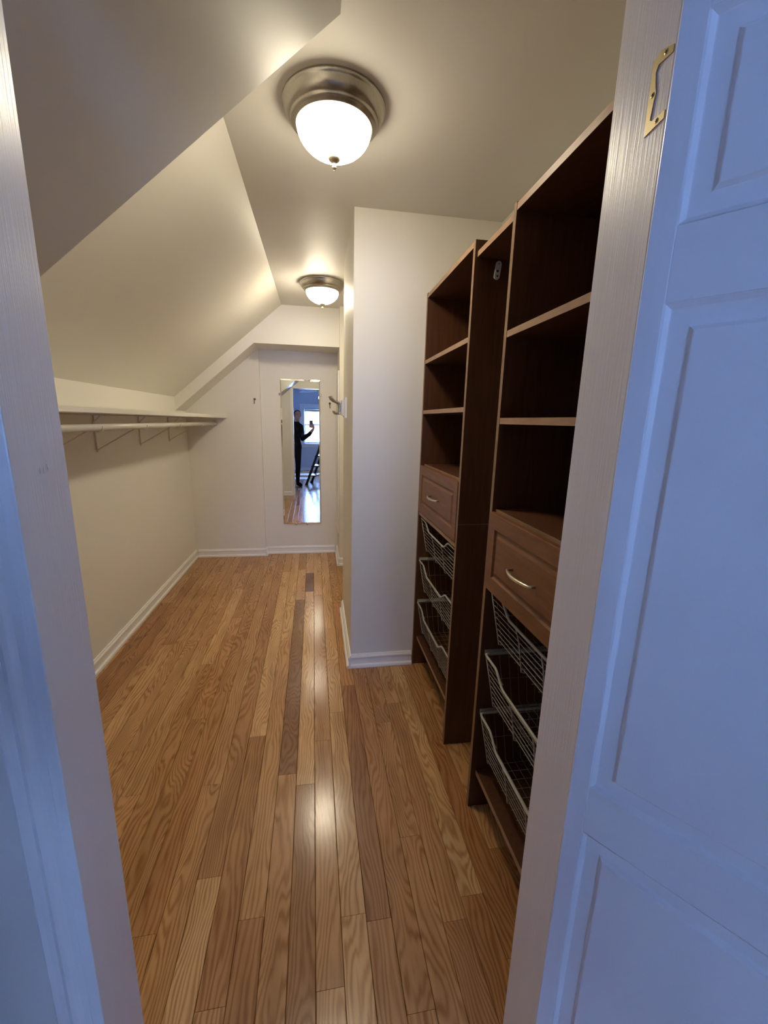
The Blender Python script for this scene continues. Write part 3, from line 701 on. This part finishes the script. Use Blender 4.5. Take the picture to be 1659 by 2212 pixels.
# ---- pale sheets on the floor
for (cx_, cy_, a, lab) in ((-.42, -1.95, .2, 'pale flat sheet on the bedroom floor behind the person'), (-.36, -2.75, -.1, 'pale flat sheet on the bedroom floor near the window')):
    b = NB(); box(b, -.30, .30, -.20, .20, .001, .012, bev=.003)
    for v in b.verts:
        u, w_, z = v.co; v.co = Vector((cx_+u*math.cos(a)-w_*math.sin(a), cy_+u*math.sin(a)+w_*math.cos(a), z+.006*math.sin(u*9)**2))
    tag(obj('pale_sheet', b, 'pale_flat'), lab, 'sheet')

# ---- phone
ph = thing('phone', 'dark phone held upright in a raised hand', 'phone', (-.025, -.008, 1.355))
PHC = Vector((-.026, -.012, 1.412)); tilt = math.radians(-9)
def pt(b):
    for v in b.verts:
        x, y, z = v.co; v.co = PHC + Vector((x, y*math.cos(tilt)-z*math.sin(tilt), y*math.sin(tilt)+z*math.cos(tilt)))
    return b
obj('body', pt(box(NB(), -.036, .036, -.004, .004, -.0735, .0735, bev=.003)), 'phone', ph)
obj('screen', pt(box(NB(), -.033, .033, -.0046, -.0038, -.070, .070)), 'lens', ph)

# ---- the person taking the photograph
def loft(bm, rings, n=20):
    R = []
    for (c, rx, ry) in rings:
        R.append([bm.verts.new(Vector(c)+Vector((rx*math.cos(2*math.pi*k/n), ry*math.sin(2*math.pi*k/n), 0))) for k in range(n)])
    fs = [bm.faces.new(R[0][::-1]), bm.faces.new(R[-1])]
    for A, B in zip(R, R[1:]):
        for k in range(n): fs.append(bm.faces.new((A[k], A[(k+1) % n], B[(k+1) % n], B[k])))
    bmesh.ops.recalc_face_normals(bm, faces=fs)
def ball(bm, c, r, rot=None, n=20):
    t = bmesh.new(); bmesh.ops.create_uvsphere(t, u_segments=n, v_segments=n//2+2, radius=1)
    for v in t.verts:
        p = Vector((v.co.x*r[0], v.co.y*r[1], v.co.z*r[2]))
        if rot: p = rot @ p
        v.co = Vector(c)+p
    merge(bm, t)
def limb(bm, pts, rad):
    """capsule chain with rounded joints, resampled for a smooth taper"""
    P = [Vector(p) for p in pts]; Q, RR = [], []
    for i in range(len(P)-1):
        for k in range(6):
            a = k/6; Q.append(P[i].lerp(P[i+1], a)); RR.append(rad[i]*(1-a)+rad[i+1]*a)
    Q.append(P[-1]); RR.append(rad[-1])
    tube(bm, Q, RR, 14)
    for p, r in zip(P, rad): ball(bm, p, (r, r, r), n=14)
pb = NB()
BXc, BYc = -.405, -.60
loft(pb, [((BXc, BYc, .80), .10, .07), ((BXc, BYc, .86), .165, .105), ((BXc, BYc, .93), .168, .110), ((BXc, BYc, 1.00), .150, .098), ((BXc, BYc+.005, 1.08), .132, .088), ((BXc, BYc+.01, 1.16), .140, .095), ((BXc, BYc+.012, 1.25), .158, .108), ((BXc, BYc+.01, 1.33), .165, .098), ((BXc+.005, BYc, 1.385), .150, .080), ((BXc+.02, BYc, 1.42), .095, .062), ((BXc+.03, BYc+.005, 1.44), .055, .050)])
limb(pb, [(BXc+.04, BYc+.005, 1.40), (BXc+.062, BYc+.02, 1.475), (BXc+.070, BYc+.03, 1.52)], [.058, .052, .050])
# head, turned a little towards the phone
HC = Vector((-.322, -.555, 1.592)); HR = Matrix.Rotation(math.radians(-12), 3, 'Z') @ Matrix.Rotation(math.radians(4), 3, 'X')
hp = lambda x, y, z: HC + HR @ Vector((x, y, z))
ball(pb, hp(0, -.012, .025), (.074, .094, .090), HR); ball(pb, hp(0, .022, -.040), (.056, .066, .072), HR)
ball(pb, hp(0, .052, -.088), (.026, .026, .022), HR)                              # chin
ball(pb, hp(0, .070, .030), (.050, .022, .014), HR)                               # brow
tube(pb, [hp(0, .078, .022), hp(0, .090, .000), hp(0, .104, -.020)], [.007, .009, .012], 10); ball(pb, hp(0, .096, -.022), (.016, .013, .010), HR)
ball(pb, hp(0, .082, -.050), (.022, .010, .006), HR); ball(pb, hp(0, .080, -.060), (.019, .010, .007), HR)   # lips
for s in (-1, 1):
    ball(pb, hp(s*.074, -.010, .000), (.010, .018, .032), HR); ball(pb, hp(s*.040, .062, -.020), (.022, .020, .020), HR)
# right arm raised with the phone, left arm hanging
for s in (-1, 1): limb(pb, [(BXc+.045+s*.02, BYc, 1.445), (BXc+s*.10, BYc-.005, 1.385), (BXc+s*.155, BYc, 1.345)], [.046, .052, .055])
limb(pb, [(-.255, -.590, 1.330), (-.215, -.40, 1.085), (-.070, -.185, 1.190), (.012, -.062, 1.298)], [.060, .052, .045, .029])
limb(pb, [(-.555, -.600, 1.330), (-.600, -.610, 1.10), (-.590, -.560, .88)], [.058, .043, .029])
# right hand round the phone: palm, four fingers across its back, thumb up its edge
ball(pb, (.029, -.030, 1.345), (.018, .028, .046)); ball(pb, (.020, -.044, 1.316), (.022, .026, .028))
for i, (z, ln_) in enumerate(((1.398, .060), (1.377, .068), (1.356, .064), (1.336, .050))):
    yb = .006 - (z-1.412)*math.tan(-tilt)*-1
    tube(pb, [(.022, -.018, z-.006), (.014, yb+.008, z-.003), (-.010, yb+.010, z), (-.010-ln_*.55, yb+.009, z+.001), (-.066, yb-.004, z), (-.0695, yb-.014, z-.002)], [.0088, .0084, .0078, .0074, .0070, .0064], 10)
    ball(pb, (-.0695, yb-.014, z-.002), (.007, .007, .007), n=10)
tube(pb, [(.022, -.036, 1.345), (.026, -.036, 1.375), (.022, -.030, 1.402), (.017, -.028, 1.425)], [.013, .0115, .0105, .0085], 10); ball(pb, (.017, -.028, 1.425), (.0085, .0085, .009), n=10)
# left hand, relaxed
ball(pb, (-.588, -.545, .825), (.018, .036, .050))
for i in range(4): tube(pb, [(-.590, -.518-.018*i, .800), (-.588, -.512-.018*i, .765), (-.582, -.514-.018*i, .738-.006*(i in (1, 2)))], [.0095, .0088, .0075], 10)
tube(pb, [(-.580, -.520, .840), (-.570, -.498, .812), (-.566, -.492, .785)], [.012, .010, .0085], 10)
# legs and feet
for s, kn, an, toe in ((1, (-.325, -.600, .49), (-.345, -.665, .095), (-.268, -.545, .035)), (-1, (-.470, -.590, .49), (-.490, -.660, .095), (-.520, -.500, .035))):
    limb(pb, [(BXc+s*.075, BYc, .87), kn, (kn[0]*.5+an[0]*.5, (kn[1]+an[1])/2-.02, .33), an], [.088, .058, .056, .040])
    limb(pb, [(an[0], an[1]-.02, .045), (an[0]*.45+toe[0]*.55, an[1]*.45+toe[1]*.55, .042), toe], [.040, .042, .034])
pm = bpy.data.meshes.new('person'); pb.to_mesh(pm); pb.free()
po_ = bpy.data.objects.new('person_raw', pm); COL.objects.link(po_)
md = po_.modifiers.new('r', 'REMESH'); md.mode = 'VOXEL'; md.voxel_size = .0044
md = po_.modifiers.new('s', 'SMOOTH'); md.iterations = 3; md.factor = .5
dg = bpy.context.evaluated_depsgraph_get(); bm_ = bpy.data.meshes.new_from_object(po_.evaluated_get(dg))
bpy.data.objects.remove(po_); bpy.data.meshes.remove(pm)
pr = thing('person', 'person in dark clothes holding up a phone, seen in the mirror', 'person', (BXc, BYc, 0))
bm_.name = 'person_body'
for v in bm_.vertices: v.co -= pr.location
bm_.materials.clear()
for k in ('skin', 'black', 'jeans'): bm_.materials.append(M[k])
for p in bm_.polygons:
    c = p.center + pr.location; p.use_smooth = True
    neck = c.z > 1.488 or (c.z > 1.455 and (c.x-(BXc+.055))**2+(c.y-(BYc+.05))**2 < .055**2)
    rhand = c.x > -.075 and c.y > -.20 and c.z > 1.10; rhand = rhand and (c - Vector((-.060, -.185, 1.200))).dot(Vector((.07, .125, .1)).normalized()) > .10
    lhand = c.x < -.54 and c.z < .885
    p.material_index = 0 if (neck or rhand or lhand) else (1 if c.z > .92 or c.x < -.54 or c.x > -.2 else 2)
    if c.z < .085: p.material_index = 1
bo = bpy.data.objects.new('body', bm_); COL.objects.link(bo); bo.parent = pr
b = NB()                                        # hair drawn back into a low knot
t = bmesh.new(); bmesh.ops.create_uvsphere(t, u_segments=40, v_segments=28, radius=1)
for v in t.verts: v.co = Vector((v.co.x*.081, -.014+v.co.y*.101, .028+v.co.z*.096))
bmesh.ops.bisect_plane(t, geom=t.verts[:]+t.edges[:]+t.faces[:], plane_co=(0, .0575, .075), plane_no=(0, .88, -.47), clear_outer=True)
bmesh.ops.solidify(t, geom=t.faces[:], thickness=.005)
for v in t.verts: v.co = hp(*v.co)
for f in t.faces: f.smooth = True
merge(b, t); ball(b, hp(0, -.112, -.010), (.036, .030, .036), HR)
obj('hair', b, 'hair', pr)
for s in (-1, 1):
    b = NB(); ball(b, hp(s*.030, .074, .008), (.0105, .006, .0050), HR, 12); e = obj('eye', b, 'blind', pr)
    b = NB(); ball(b, hp(s*.030, .0785, .008), (.0046, .0022, .0046), HR, 10); obj('iris', b, 'hole', e)
